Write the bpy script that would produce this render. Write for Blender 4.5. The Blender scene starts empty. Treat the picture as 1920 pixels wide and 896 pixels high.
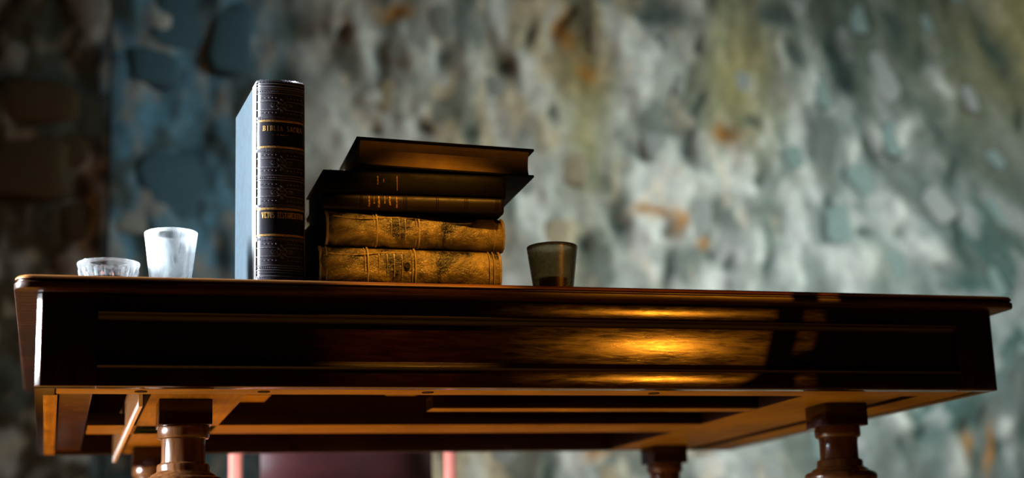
import bpy, bmesh, math, random
import numpy as np
from mathutils import Matrix, Vector

random.seed(7)
scene = bpy.context.scene
COL = scene.collection
PI = math.pi

# ------------------------------------------------------------------ camera
cam_d = bpy.data.cameras.new('camera')
cam = bpy.data.objects.new('camera', cam_d)
COL.objects.link(cam)
scene.camera = cam
YAW, PITCH, ROLL = 0.2860, 0.2182, -0.0325
CAM_POS = Vector((0.0271, -2.3892, 0.2886))
fw = Vector((math.sin(YAW) * math.cos(PITCH), math.cos(YAW) * math.cos(PITCH), math.sin(PITCH)))
rt = Vector((math.cos(YAW), -math.sin(YAW), 0))
up = rt.cross(fw)
r2 = math.cos(ROLL) * rt + math.sin(ROLL) * up
u2 = -math.sin(ROLL) * rt + math.cos(ROLL) * up
m = Matrix((r2, u2, -fw)).transposed().to_4x4()
m.translation = CAM_POS
cam.matrix_world = m
cam_d.sensor_fit = 'HORIZONTAL'
cam_d.sensor_width = 36.0
cam_d.lens = 2971.27 / 1920 * 36.0
cam_d.clip_start = 0.02
cam_d.dof.use_dof = True
cam_d.dof.focus_distance = 2.50
cam_d.dof.aperture_fstop = 2.1

# ------------------------------------------------------------------ world, lights, exposure
w = bpy.data.worlds.new('room_air')
scene.world = w
w.use_nodes = True
w.node_tree.nodes['Background'].inputs[0].default_value = (0.55, 0.75, 0.9, 1)
w.node_tree.nodes['Background'].inputs[1].default_value = 0.004

def aim(o, target):
    d = Vector(target) - o.location
    o.rotation_euler = d.to_track_quat('-Z', 'Y').to_euler()

def light(name, kind, loc, target, energy, color, **kw):
    d = bpy.data.lights.new(name, kind)
    d.energy = energy
    d.color = color
    for k, v in kw.items():
        setattr(d, k, v)
    o = bpy.data.objects.new(name, d)
    COL.objects.link(o)
    o.location = loc
    aim(o, target)
    return o

# daylight from the window in the left side of the room
light('window_daylight_left', 'AREA', (-2.9, 0.60, 1.60), (1.0, 0.42, 1.05), 320, (0.86, 0.94, 1.0),
      shape='RECTANGLE', size=0.8, size_y=1.8, spread=math.radians(70))
# daylight from a window on the right, close to the rear wall
light('window_daylight_right', 'AREA', (5.3, 1.0, 2.3), (2.1, 3.6, 1.15), 35, (0.86, 1.0, 0.94),
      shape='RECTANGLE', size=1.2, size_y=1.4, spread=math.radians(64))
# low evening sun from behind the camera on the right, cut by added blocker boards
light('evening_sun', 'SPOT', (2.66, -3.60, 1.27), (0.92, 0.0, 0.74), 205, (1.0, 0.31, 0.016),
      shadow_soft_size=0.005, spot_size=math.radians(24), spot_blend=0.25)
# added warm spot, unseen, brightening the stack of books
light('added_book_spot', 'SPOT', (0.95, -1.25, 2.25), (0.585, 0.0, 0.785), 215, (1.0, 0.40, 0.035),
      shadow_soft_size=0.02, spot_size=math.radians(10), spot_blend=0.8)
# sun beam falling on to the warm boarded floor left of and under the table
light('sun_beam_left', 'SPOT', (-2.9, -0.25, 1.75), (-0.25, 0.55, 0.0), 3200, (1.0, 0.74, 0.34),
      shadow_soft_size=0.05, spot_size=math.radians(22), spot_blend=0.5)

scene.view_settings.view_transform = 'Standard'
scene.view_settings.look = 'None'
scene.view_settings.gamma = 1.0
scene.view_settings.use_curve_mapping = False
scene.view_settings.exposure = 0.0

# ------------------------------------------------------------------ helpers
class MB:
    """collects shapes, build() links them as one mesh object"""
    def __init__(self):
        self.v = []
        self.f = []

    def add(self, vs, fs):
        n = len(self.v)
        self.v += [tuple(p) for p in vs]
        self.f += [tuple(i + n for i in f) for f in fs]
        return self

    def box(self, x0, x1, y0, y1, z0, z1):
        vs = [(x, y, z) for z in (z0, z1) for y in (y0, y1) for x in (x0, x1)]
        return self.add(vs, [(0, 2, 3, 1), (4, 5, 7, 6), (0, 1, 5, 4), (1, 3, 7, 5), (3, 2, 6, 7), (2, 0, 4, 6)])

    def grid(self, rows):
        """rows: list of equal-length point lists"""
        nr, nc = len(rows), len(rows[0])
        vs = [p for r in rows for p in r]
        fs = [(i * nc + j, i * nc + j + 1, (i + 1) * nc + j + 1, (i + 1) * nc + j)
              for i in range(nr - 1) for j in range(nc - 1)]
        return self.add(vs, fs)

    def lathe(self, prof, n=48, c=(0, 0, 0), cap0=False, cap1=False, wob=None):
        rows = []
        for k, (r, z) in enumerate(prof):
            row = []
            for i in range(n):
                a = 2 * PI * i / n
                rr = r * (wob(a, k) if wob else 1)
                row.append((c[0] + rr * math.cos(a), c[1] + rr * math.sin(a), c[2] + z))
            rows.append(row)
        nr = len(rows)
        vs = [p for r in rows for p in r]
        fs = []
        for i in range(nr - 1):
            for j in range(n):
                j2 = (j + 1) % n
                fs.append((i * n + j, i * n + j2, (i + 1) * n + j2, (i + 1) * n + j))
        if cap0:
            fs.append(tuple(reversed(range(n))))
        if cap1:
            fs.append(tuple((nr - 1) * n + j for j in range(n)))
        return self.add(vs, fs)

    def build(self, name, mat, parent=None, smooth=False, bevel=0.0, seg=2, autosmooth=None):
        me = bpy.data.meshes.new(name)
        me.from_pydata(self.v, [], self.f)
        bm = bmesh.new()
        bm.from_mesh(me)
        if bevel:
            bmesh.ops.remove_doubles(bm, verts=bm.verts, dist=1e-6)
        bmesh.ops.recalc_face_normals(bm, faces=bm.faces)
        if bevel:
            bmesh.ops.bevel(bm, geom=list(bm.edges), offset=bevel, segments=seg, affect='EDGES', profile=0.6)
        bm.to_mesh(me)
        bm.free()
        if smooth:
            for p in me.polygons:
                p.use_smooth = True
            if autosmooth:
                me.set_sharp_from_angle(angle=math.radians(autosmooth))
        me.materials.append(mat)
        o = bpy.data.objects.new(name, me)
        COL.objects.link(o)
        o.parent = parent
        return o


def tag(o, label=None, cat=None, group=None, kind=None):
    if label: o['label'] = label
    if cat: o['category'] = cat
    if group: o['group'] = group
    if kind: o['kind'] = kind
    return o


def empty(name, loc=(0, 0, 0), mat=None):
    o = bpy.data.objects.new(name, None)
    COL.objects.link(o)
    o.empty_display_size = 0.05
    if mat is not None:
        mm = mat.to_4x4()
        mm.translation = Vector(loc)
        o.matrix_world = mm
    else:
        o.location = loc
    return o


def boxpart(name, mat, parent, x0, x1, y0, y1, z0, z1, bev=0.002):
    return MB().box(x0, x1, y0, y1, z0, z1).build(name, mat, parent, bevel=bev, smooth=True, autosmooth=50)

# ------------------------------------------------------------------ procedural materials
class NT:
    def __init__(self, name):
        self.m = bpy.data.materials.new(name)
        self.m.use_nodes = True
        self.t = self.m.node_tree
        self.b = self.t.nodes['Principled BSDF']
        self.out = self.t.nodes['Material Output']

    def n(self, kind, **kw):
        nd = self.t.nodes.new(kind)
        for k, v in kw.items():
            if k.startswith('_'):
                setattr(nd, k[1:], v)
            else:
                nd.inputs[k.replace('__', ' ')].default_value = v
        return nd

    def l(self, a, b):
        self.t.links.new(a, b)

    def coord(self, scale=(1, 1, 1), which='Object'):
        tc = self.n('ShaderNodeTexCoord')
        mp = self.n('ShaderNodeMapping')
        mp.inputs['Scale'].default_value = scale
        self.l(tc.outputs[which], mp.inputs['Vector'])
        return mp.outputs['Vector']

    def noise(self, vec, scale, detail=4, rough=0.55, dist=0.0):
        nd = self.n('ShaderNodeTexNoise', Scale=scale, Detail=detail, Roughness=rough, Distortion=dist)
        self.l(vec, nd.inputs['Vector'])
        return nd.outputs['Fac']

    def ramp(self, fac, stops):
        nd = self.n('ShaderNodeValToRGB')
        els = nd.color_ramp.elements
        while len(els) < len(stops):
            els.new(0.5)
        for e, (p, c) in zip(els, stops):
            e.position = p
            e.color = (*c, 1) if len(c) == 3 else c
        self.l(fac, nd.inputs['Fac'])
        return nd.outputs['Color']

    def rng(self, fac, a, b, lo, hi):
        nd = self.n('ShaderNodeMapRange')
        for k, v in zip(('From Min', 'From Max', 'To Min', 'To Max'), (a, b, lo, hi)):
            nd.inputs[k].default_value = v
        self.l(fac, nd.inputs['Value'])
        return nd.outputs['Result']

    def bump(self, h, strength=0.3, dist=0.002):
        nd = self.n('ShaderNodeBump', Strength=strength, Distance=dist)
        self.l(h, nd.inputs['Height'])
        self.l(nd.outputs['Normal'], self.b.inputs['Normal'])

    def set(self, **kw):
        for k, v in kw.items():
            k = k.replace('__', ' ')
            i = self.b.inputs[k]
            if hasattr(v, 'is_output'):
                self.l(v, i)
            else:
                i.default_value = (*v, 1) if isinstance(v, tuple) and len(v) == 3 else v
        return self


def wood(name, dark, light_, grain=(2, 40, 40), rough=(0.22, 0.42), bump=0.25, spec=0.5, coat=0.0):
    k = NT(name)
    v = k.coord(grain)
    n1 = k.noise(v, 3.0, 6, 0.65, 0.4)
    n2 = k.noise(k.coord((3, 3, 3)), 2.0, 3)
    mx = k.n('ShaderNodeMath', _operation='ADD')
    k.l(n1, mx.inputs[0])
    k.l(k.rng(n2, 0.3, 0.7, -0.12, 0.12), mx.inputs[1])
    k.set(Base__Color=k.ramp(mx.outputs[0], [(0.3, dark), (0.72, light_)]),
          Roughness=k.rng(n1, 0.35, 0.65, rough[0], rough[1]), Specular__IOR__Level=spec, Coat__Weight=coat)
    k.bump(n1, bump, 0.0008)
    return k.m


M = {}
M['mahogany'] = wood('stained_mahogany', (0.005, 0.0010, 0.0004), (0.018, 0.004, 0.0012), grain=(6, 45, 45), rough=(0.13, 0.23), bump=0.2, spec=0.5)
M['mahogany_v'] = wood('stained_mahogany_upright', (0.005, 0.0010, 0.0004), (0.018, 0.004, 0.0012), grain=(40, 40, 3), rough=(0.12, 0.22))
M['mahogany_top'] = wood('polished_tabletop', (0.010, 0.0025, 0.0008), (0.036, 0.010, 0.0025), rough=(0.28, 0.42), spec=0.35)
M['lit_rim'] = wood('lit_rim_wood', (0.12, 0.040, 0.008), (0.32, 0.12, 0.022), rough=(0.4, 0.55), spec=0.3)  # paler orange puts the light along the top rim into the colour
M['raw'] = wood('unfinished_pine', (0.17, 0.092, 0.004), (0.42, 0.245, 0.010), grain=(3, 50, 50), rough=(0.55, 0.75), spec=0.25)
M['pale'] = wood('pale_lit_strip', (0.70, 0.62, 0.58), (0.86, 0.80, 0.76), grain=(50, 3, 50), rough=(0.4, 0.6))  # near-white colour stands in for light on the board's side
M['raw_y'] = wood('unfinished_pine_crosswise', (0.17, 0.092, 0.004), (0.42, 0.245, 0.010), grain=(50, 3, 50), rough=(0.5, 0.75), spec=0.25)
M['bead'] = wood('dulled_bead_mahogany', (0.004, 0.0009, 0.0003), (0.014, 0.003, 0.001), rough=(0.34, 0.5), spec=0.3)
M['leg'] = wood('turned_leg_walnut', (0.030, 0.010, 0.0035), (0.10, 0.038, 0.012), grain=(30, 30, 3), rough=(0.15, 0.27))
M['chairwood'] = wood('red_chair_wood', (0.50, 0.14, 0.11), (0.70, 0.27, 0.22), grain=(30, 30, 3), rough=(0.25, 0.4))


def leather(name, c0, c1, scale=60, rough=(0.35, 0.55), bump=0.35, spec=0.5, big=8, dist=0.0012, cut=(0.32, 0.68)):
    k = NT(name)
    v = k.coord()
    a = k.noise(v, big, 5, 0.6, 0.6)
    f = k.noise(v, scale * 6, 3, 0.6)
    k.set(Base__Color=k.ramp(a, [(cut[0], c0), (cut[1], c1)]), Roughness=k.rng(a, 0.3, 0.7, rough[1], rough[0]), Specular__IOR__Level=spec)
    s = k.n('ShaderNodeMath', _operation='MULTIPLY_ADD')
    k.l(f, s.inputs[0])
    s.inputs[1].default_value = 0.25
    k.l(a, s.inputs[2])
    k.bump(s.outputs[0], bump, dist)
    return k.m


M['bible_leather'] = leather('black_tooled_leather', (0.018, 0.016, 0.021), (0.050, 0.045, 0.058), rough=(0.36, 0.5), bump=0.08, big=25)
M['bible_tool'] = leather('raised_tooled_leather', (0.12, 0.11, 0.135), (0.24, 0.225, 0.26), rough=(0.26, 0.36), bump=0.05, big=25)
M['title_patch'] = leather('smooth_black_label_leather', (0.006, 0.005, 0.008), (0.022, 0.020, 0.028), rough=(0.3, 0.42), bump=0.2, big=30)
M['board_blue'] = leather('blue_grey_marbled_paper', (0.007, 0.015, 0.022), (0.016, 0.030, 0.041), spec=0.25, rough=(0.5, 0.65), bump=0.12, big=45)
M['hinge'] = leather('lit_hinge_leather', (0.16, 0.155, 0.155), (0.26, 0.25, 0.25), rough=(0.5, 0.6), bump=0.2, big=40)  # pale colour stands in for window light on the leather joint
M['vellum'] = leather('golden_brown_vellum', (0.008, 0.005, 0.002), (0.48, 0.37, 0.15), rough=(0.16, 0.32), spec=0.7, bump=1.0, big=13, dist=0.006, cut=(0.43, 0.66))
M['vellum_line'] = leather('gilt_vellum_ridge', (0.32, 0.24, 0.10), (0.62, 0.50, 0.26), rough=(0.28, 0.4), bump=0.3, big=60)
M['vellum_side'] = leather('dark_vellum_cover', (0.020, 0.010, 0.005), (0.05, 0.025, 0.010), rough=(0.4, 0.55), bump=0.5, big=20)
M['black_leather'] = leather('plain_black_leather', (0.002, 0.0018, 0.0018), (0.005, 0.0045, 0.0045), rough=(0.5, 0.65), spec=0.10, bump=0.2, big=30)
M['plum_leather'] = leather('worn_plum_leather', (0.007, 0.0042, 0.005), (0.020, 0.012, 0.013), spec=0.2, rough=(0.34, 0.5), bump=0.3, big=30)
M['chair_leather'] = leather('maroon_chair_leather', (0.018, 0.0045, 0.006), (0.042, 0.011, 0.013), rough=(0.30, 0.45), bump=0.3, big=10)


def paper(name, c0, c1):
    k = NT(name)
    a = k.noise(k.coord((900, 40, 4)), 1.0, 4, 0.7)
    b = k.noise(k.coord((20, 20, 20)), 1.0, 3)
    s = k.n('ShaderNodeMath', _operation='MULTIPLY_ADD')
    k.l(a, s.inputs[0]); s.inputs[1].default_value = 0.6; k.l(b, s.inputs[2])
    k.set(Base__Color=k.ramp(s.outputs[0], [(0.55, c0), (1.0, c1)]), Roughness=0.75, Specular__IOR__Level=0.2)
    k.bump(a, 0.4, 0.0006)
    return k.m


M['paper'] = paper('aged_page_edges', (0.15, 0.09, 0.04), (0.34, 0.23, 0.11))
M['paper_dark'] = paper('dusty_dark_page_edges', (0.045, 0.030, 0.018), (0.10, 0.07, 0.045))

k = NT('gold_leaf'); a = k.noise(k.coord(), 400, 3)
k.set(Base__Color=k.ramp(a, [(0.35, (0.55, 0.27, 0.06)), (0.65, (0.95, 0.62, 0.24))]), Metallic=0.55, Roughness=0.42); M['gold'] = k.m
k = NT('tarnished_gold_leaf'); a = k.noise(k.coord(), 300, 3)
k.set(Base__Color=k.ramp(a, [(0.4, (0.10, 0.05, 0.012)), (0.62, (0.60, 0.36, 0.10))]), Metallic=0.4, Roughness=0.45); M['gold_dull'] = k.m


def frosted(name, tint, rough, white, lo=0.18, hi=0.42, var=0.3):
    k = NT(name)
    a = k.noise(k.coord((1, 1, 1)), 55, 4, 0.6, 0.4)
    k.set(Base__Color=tint, Roughness=k.rng(a, 0.3, 0.7, rough * (1 - var), rough * (1 + var)), Transmission__Weight=1.0, IOR=1.45)
    tr = k.n('ShaderNodeBsdfTranslucent', Color=(*white, 1))
    df = k.n('ShaderNodeBsdfDiffuse', Color=(*white, 1))
    m1 = k.n('ShaderNodeMixShader', Fac=0.5)
    k.l(tr.outputs[0], m1.inputs[1]); k.l(df.outputs[0], m1.inputs[2])
    m2 = k.n('ShaderNodeMixShader')
    patch = k.rng(k.noise(k.coord((1, 1, 0.30)), 45, 3, 0.6, 0.8), 0.35, 0.65, lo, hi)
    k.l(patch, m2.inputs['Fac'])
    k.l(k.b.outputs[0], m2.inputs[1]); k.l(m1.outputs[0], m2.inputs[2])
    k.l(m2.outputs[0], k.out.inputs['Surface'])
    return k.m


M['frost_clear'] = frosted('frosted_clear_glass', (0.95, 0.98, 1.0), 0.13, (0.88, 0.92, 0.95), 0.02, 0.46)
M['frost_smoke'] = frosted('frosted_smoky_glass', (0.52, 0.45, 0.28), 0.27, (0.12, 0.10, 0.05), 0.16, 0.22, 0.05)
k = NT('cut_clear_glass'); a = k.noise(k.coord(), 40, 2)
k.set(Base__Color=(0.97, 0.99, 1.0), Roughness=k.rng(a, 0.3, 0.7, 0.0, 0.05), Transmission__Weight=1.0, IOR=1.5); M['glass_plain'] = k.m
M['glass'] = frosted('cut_dish_glass', (0.97, 0.99, 1.0), 0.03, (0.85, 0.88, 0.90), 0.01, 0.12)
k = NT('worn_tin'); a = k.noise(k.coord(), 90, 3)
k.set(Base__Color=k.ramp(a, [(0.3, (0.08, 0.05, 0.03)), (0.7, (0.20, 0.12, 0.06))]), Metallic=0.9, Roughness=0.35); M['tin'] = k.m
k = NT('dark_wax'); a = k.noise(k.coord(), 60, 3)
k.set(Base__Color=k.ramp(a, [(0.3, (0.05, 0.03, 0.02)), (0.7, (0.10, 0.07, 0.04))]), Roughness=0.4); M['wax'] = k.m
k = NT('bored_hole_dark'); a = k.noise(k.coord(), 30, 2)
k.set(Base__Color=k.ramp(a, [(0.3, (0.01, 0.006, 0.003)), (0.7, (0.03, 0.018, 0.008))]), Roughness=0.8); M['dark'] = k.m
M['floor'] = wood('warm_floor_boards', (0.20, 0.070, 0.004), (0.33, 0.125, 0.009), grain=(3, 30, 30), rough=(0.5, 0.7), spec=0.3)

# lime-washed rubble: colour comes from a per-vertex pigment attribute plus fine procedural grain
k = NT('lime_washed_rubble')
at_ = k.n('ShaderNodeAttribute', _attribute_name='pigment')
v = k.coord()
g = k.noise(v, 22, 6, 0.65, 0.5)
mixn = k.n('ShaderNodeMix', _data_type='RGBA', _blend_type='MULTIPLY')
mixn.inputs['Factor'].default_value = 1.0
k.l(at_.outputs['Color'], mixn.inputs['A'])
k.l(k.ramp(g, [(0.25, (0.62, 0.62, 0.62)), (0.75, (1.25, 1.25, 1.25))]), mixn.inputs['B'])
k.set(Base__Color=mixn.outputs['Result'], Roughness=0.9, Specular__IOR__Level=0.15)
k.bump(g, 0.35, 0.008)
M['wall'] = k.m


def stone_mat(name, c0, c1):
    k = NT(name)
    a = k.noise(k.coord(), 14, 6, 0.65, 0.5)
    k.set(Base__Color=k.ramp(a, [(0.3, c0), (0.7, c1)]), Roughness=0.9, Specular__IOR__Level=0.15)
    k.bump(a, 0.6, 0.02)
    return k.m


M['st_grey'] = stone_mat('grey_rubble_stone', (0.20, 0.21, 0.20), (0.40, 0.41, 0.39))
M['st_tan'] = stone_mat('tan_rubble_stone', (0.26, 0.20, 0.13), (0.48, 0.40, 0.29))
M['st_teal'] = stone_mat('teal_grey_rubble_stone', (0.13, 0.19, 0.18), (0.28, 0.35, 0.33))
M['st_brown'] = stone_mat('dark_brown_stone', (0.04, 0.028, 0.014), (0.085, 0.058, 0.03))
M['st_blue'] = stone_mat('blue_grey_stone', (0.045, 0.10, 0.14), (0.09, 0.18, 0.24))

# ------------------------------------------------------------------ numpy value noise
rng = np.random.default_rng(11)
PERM = rng.random((256, 256))


def vnoise(x, y):
    xi = np.floor(x).astype(int); yi = np.floor(y).astype(int)
    fx = x - xi; fy = y - yi
    fx = fx * fx * (3 - 2 * fx); fy = fy * fy * (3 - 2 * fy)
    g = lambda a, b: PERM[a % 256, b % 256]
    return (g(xi, yi) * (1 - fx) + g(xi + 1, yi) * fx) * (1 - fy) + (g(xi, yi + 1) * (1 - fx) + g(xi + 1, yi + 1) * fx) * fy


def fbm(x, y, oct=4, gain=0.5):
    s = 0; a = 1; t = 0
    for o in range(oct):
        s = s + a * vnoise(x + 17.3 * o, y + 9.1 * o); t += a
        a *= gain; x = x * 2.03; y = y * 2.03
    return s / t


def warp(X, Z):
    return (X + 0.10 * (fbm(X * 7 + 3, Z * 7 + 60, 2) - 0.5), Z + 0.13 * (fbm(X * 7 + 90, Z * 7 + 21, 2) - 0.5))


def blob(X, Z, c):
    x0, z0, rx, rz, ang = c
    t = math.radians(ang)
    dx = X - x0; dz = Z - z0
    a = dx * math.cos(t) + dz * math.sin(t)
    b = -dx * math.sin(t) + dz * math.cos(t)
    return np.exp(-((a / rx) ** 2 + (b / rz) ** 2))


PITS = [(3.36, 2.44, 0.037, 0.055, 20), (3.3, 2.55, 0.026, 0.1, 30), (2.78, 2.14, 0.045, 0.033, 0), (3.56, 2.68, 0.032, 0.046, 0), (3.7, 2.54, 0.038, 0.061, 35), (3.46, 2.11, 0.037, 0.074, 30), (3.85, 2.02, 0.043, 0.124, -10), (3.84, 1.71, 0.029, 0.122, 0), (3.75, 2.21, 0.038, 0.113, 35), (4.13, 2.26, 0.025, 0.064, 0), (4.01, 2.58, 0.061, 0.208, 35), (3.25, 1.91, 0.021, 0.043, 0), (3.37, 1.74, 0.057, 0.031, 0), (2.89, 1.99, 0.025, 0.059, 0), (2.34, 2.06, 0.029, 0.056, 20), (2.58, 2.07, 0.032, 0.075, -10), (2.62, 2.55, 0.02, 0.034, 0), (2.64, 2.29, 0.02, 0.048, 0), (1.45, 2.14, 0.022, 0.041, 0), (1.52, 2.42, 0.05, 0.074, 0), (1.31, 2.64, 0.045, 0.032, 0), (1.25, 2.4, 0.029, 0.059, 0), (2.07, 2.62, 0.031, 0.067, -20), (1.25, 2.12, 0.03, 0.033, 0), (1.98, 2.23, 0.023, 0.037, 0), (2.49, 1.74, 0.024, 0.06, 20), (2.66, 1.63, 0.022, 0.025, 0), (2.73, 1.59, 0.034, 0.032, 0), (2.91, 1.6, 0.022, 0.093, 0), (2.45, 1.54, 0.024, 0.09, 0), (1.91, 0.76, 0.018, 0.073, -10), (3.59, 0.9, 0.046, 0.025, 20), (3.74, 0.88, 0.036, 0.046, 0), (3.48, 0.84, 0.025, 0.031, 0), (3.94, 0.8, 0.024, 0.06, 0), (3.86, 0.94, 0.021, 0.055, -25), (1.12, 2.51, 0.026, 0.046, 0), (1.89, 2.56, 0.033, 0.071, -20), (1.77, 2.44, 0.032, 0.093, 25), (1.62, 2.14, 0.036, 0.045, 0), (2.23, 1.75, 0.033, 0.079, 0), (2.08, 1.66, 0.023, 0.078, 0), (3.08, 2.5, 0.036, 0.099, 30), (3.58, 1.75, 0.031, 0.048, 0), (3.7, 1.58, 0.032, 0.033, 0), (0.89, 2.49, 0.064, 0.056, 0), (0.86, 2.29, 0.053, 0.066, 0), (3.02, 2.71, 0.104, 0.05, -20), (2.88, 2.25, 0.045, 0.029, -30), (2.46, 2.67, 0.149, 0.044, -15)]
BUMPS = [(1.36, 2.38, 0.044, 0.126, 0), (1.63, 2.38, 0.045, 0.104, 0), (2.47, 2.05, 0.085, 0.07, 0), (1.19, 2.47, 0.048, 0.103, 0), (2.32, 2.54, 0.053, 0.084, 0), (3.6, 2.22, 0.043, 0.05, 0), (3.35, 2.1, 0.052, 0.063, 0), (3.19, 2.42, 0.052, 0.044, 0), (2.39, 1.71, 0.052, 0.05, 0), (1.45, 2.22, 0.027, 0.032, 0), (1.21, 2.23, 0.039, 0.045, 0), (3.49, 2.15, 0.026, 0.069, 25), (3.7, 1.66, 0.066, 0.072, 0), (3.36, 1.6, 0.103, 0.094, 0), (3.48, 0.93, 0.056, 0.05, 0), (3.99, 0.89, 0.047, 0.042, 0), (3.71, 0.75, 0.062, 0.091, 0), (2.59, 1.95, 0.097, 0.047, 0), (2.41, 2.32, 0.039, 0.052, 0), (3.78, 2.44, 0.033, 0.102, 35), (3.54, 1.84, 0.037, 0.097, 15), (0.39, 2.52, 0.061, 0.088, 0), (0.36, 2.3, 0.049, 0.043, 0)]
RUST = [(2.37, 1.85, 0.052, 0.023, 0), (2.45, 1.84, 0.062, 0.03, -25), (2.52, 1.77, 0.026, 0.088, 0), (2.62, 1.65, 0.019, 0.032, 0), (2.78, 2.14, 0.06, 0.048, 0), (2.17, 2.42, 0.043, 0.047, 0), (1.32, 2.63, 0.09, 0.042, 0), (2.08, 2.57, 0.048, 0.095, 15), (3.75, 0.81, 0.031, 0.041, 0), (3.89, 0.8, 0.026, 0.092, 0), (2.1, 0.79, 0.054, 0.025, 0)]
OLIVE = [(2.13, 2.25, 0.14, 0.40, 0), (2.82, 2.45, 0.19, 0.33, 0), (4.25, 2.7, 0.4, 0.4, 0)]
WALL_Y = 3.6


def wall_y(X, Z):
    """large shape of the rear wall: flat, leaning over into the springing of a vault on the right"""
    t = np.maximum(0, (X - 3.3) + 0.8 * (Z - 1.9))
    return WALL_Y - 0.10 * t ** 2


def wall_relief(X, Z):
    # features run upright on the left and lean over along the vault on the right
    lean = np.clip((X - 2.7) / 1.2, 0, 1) * np.clip((Z - 0.9) / 1.0, 0, 1) * 0.75
    U = X + lean * (Z - 1.6)
    h = 0.085 * (fbm(U * 4.2, Z * 2.4, 2) - 0.5)
    h = h + 0.044 * (fbm(U * 10 + 40, Z * 5.0 + 3, 2) - 0.5)
    h = h + 0.008 * (fbm(U * 27 + 7, Z * 18, 2) - 0.5)
    X, Z = warp(X, Z)
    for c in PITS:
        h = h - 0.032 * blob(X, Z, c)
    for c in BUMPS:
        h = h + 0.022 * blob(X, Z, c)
    return h, U


def lerp3(a, b, t):
    return a * (1 - t[..., None]) + b * t[..., None]


def wall_pigment(X, Z, U):
    C = lambda *c: np.array(c)
    n1 = fbm(U * 3.0 + 5, Z * 1.8 + 2, 3)
    n2 = fbm(U * 8.0 + 30, Z * 5.0 + 12, 3)
    n3 = fbm(U * 16 + 80, Z * 10 + 33, 2)
    ss = lambda a, b, x: np.clip((x - a) / (b - a), 0, 1) ** 2 * (3 - 2 * np.clip((x - a) / (b - a), 0, 1))
    col = np.ones(X.shape + (3,)) * C(0.34, 0.345, 0.325)
    col = lerp3(col, C(0.50, 0.40, 0.27), ss(0.48, 0.64, n1) * 0.9 * (1 - ss(2.4, 3.3, X) * 0.7))
    col = lerp3(col, C(0.055, 0.098, 0.092), ss(2.5, 3.3, X) * (0.55 + 0.45 * ss(0.3, 0.6, n1)))
    col = lerp3(col, C(0.15, 0.46, 0.72), (1 - ss(0.6, 1.0, X + 0.25 * (n1 - 0.5))) * ss(0.35, 0.6, n1 * 0.5 + 0.3) * 0.85)
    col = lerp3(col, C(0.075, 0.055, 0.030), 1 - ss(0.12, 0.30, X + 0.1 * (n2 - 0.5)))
    col = lerp3(col, C(0.58, 0.57, 0.55), ss(0.54, 0.68, n2) * 0.75 * (1 - 0.55 * ss(2.7, 3.5, X)))
    col = lerp3(col, C(0.10, 0.118, 0.105), ss(0.53, 0.66, 1 - n2) * 0.8)
    col = lerp3(col, C(0.62, 0.50, 0.38), ss(0.62, 0.8, n3) * 0.5 * (1 - ss(2.6, 3.4, X)))
    X, Z = warp(X, Z)
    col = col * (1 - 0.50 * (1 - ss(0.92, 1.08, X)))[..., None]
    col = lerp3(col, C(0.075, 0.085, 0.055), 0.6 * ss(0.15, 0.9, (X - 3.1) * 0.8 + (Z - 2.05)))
    for c in OLIVE:
        col = lerp3(col, C(0.30, 0.25, 0.09), 0.70 * blob(X, Z, c))
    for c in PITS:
        col = lerp3(col, C(0.022, 0.048, 0.042), 0.88 * blob(X, Z, c))  # dirt in the pits, darkened further to stand for their shade
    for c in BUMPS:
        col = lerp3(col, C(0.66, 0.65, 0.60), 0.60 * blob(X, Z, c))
    for c in RUST:
        col = lerp3(col, C(0.34, 0.14, 0.02), 0.95 * blob(X, Z, c))
    return np.clip(col, 0.01, 0.9)


def relief_wall(name, xs, zs, yfun, parent=None, thick=0.35):
    X, Z = np.meshgrid(xs, zs)
    h, U = wall_relief(X, Z)
    Y = yfun(X, Z) - h
    nx, nz = len(xs), len(zs)
    V = np.stack([X, Y, Z], -1).reshape(-1, 3)
    idx = np.arange(nx * nz).reshape(nz, nx)
    F = np.stack([idx[:-1, :-1], idx[:-1, 1:], idx[1:, 1:], idx[1:, :-1]], -1).reshape(-1, 4)
    # give the wall its thickness
    b = len(V)
    corners = [(xs[0], zs[0]), (xs[-1], zs[0]), (xs[-1], zs[-1]), (xs[0], zs[-1])]
    VB = np.array([(x, WALL_Y + thick, z) for x, z in corners])
    rim = [list(idx[0, :]) + [b + 1, b], list(idx[-1, ::-1]) + [b + 3, b + 2],
           list(idx[::-1, 0]) + [b, b + 3], list(idx[:, -1]) + [b + 2, b + 1], [b, b + 1, b + 2, b + 3]]
    me = bpy.data.meshes.new(name)
    me.from_pydata(np.vstack([V, VB]).tolist(), [], F.tolist() + rim)
    me.polygons.foreach_set('use_smooth', np.ones(len(me.polygons), bool))
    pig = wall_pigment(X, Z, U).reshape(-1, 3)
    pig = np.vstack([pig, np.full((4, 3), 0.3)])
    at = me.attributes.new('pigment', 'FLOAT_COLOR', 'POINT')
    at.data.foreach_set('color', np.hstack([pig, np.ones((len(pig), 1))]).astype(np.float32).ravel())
    me.materials.append(M['wall'])
    o = bpy.data.objects.new(name, me)
    COL.objects.link(o)
    tag(o, kind='structure')
    return o

# ------------------------------------------------------------------ the room
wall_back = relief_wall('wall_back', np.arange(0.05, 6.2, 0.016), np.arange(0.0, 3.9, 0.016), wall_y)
# dark masonry pier standing forward of the rear wall on the left
wall_left = relief_wall('wall_left', np.arange(-2.2, 0.215, 0.016), np.arange(0.0, 3.9, 0.016),
                        lambda X, Z: 3.36 + 0.0 * X - 0.10 * (Z < 2.09), thick=-0.02)
fl = MB().box(-4.5, 7.0, -5.0, 3.9, -0.05, 0.0).build('floor', M['floor'])
tag(fl, kind='structure')


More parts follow.
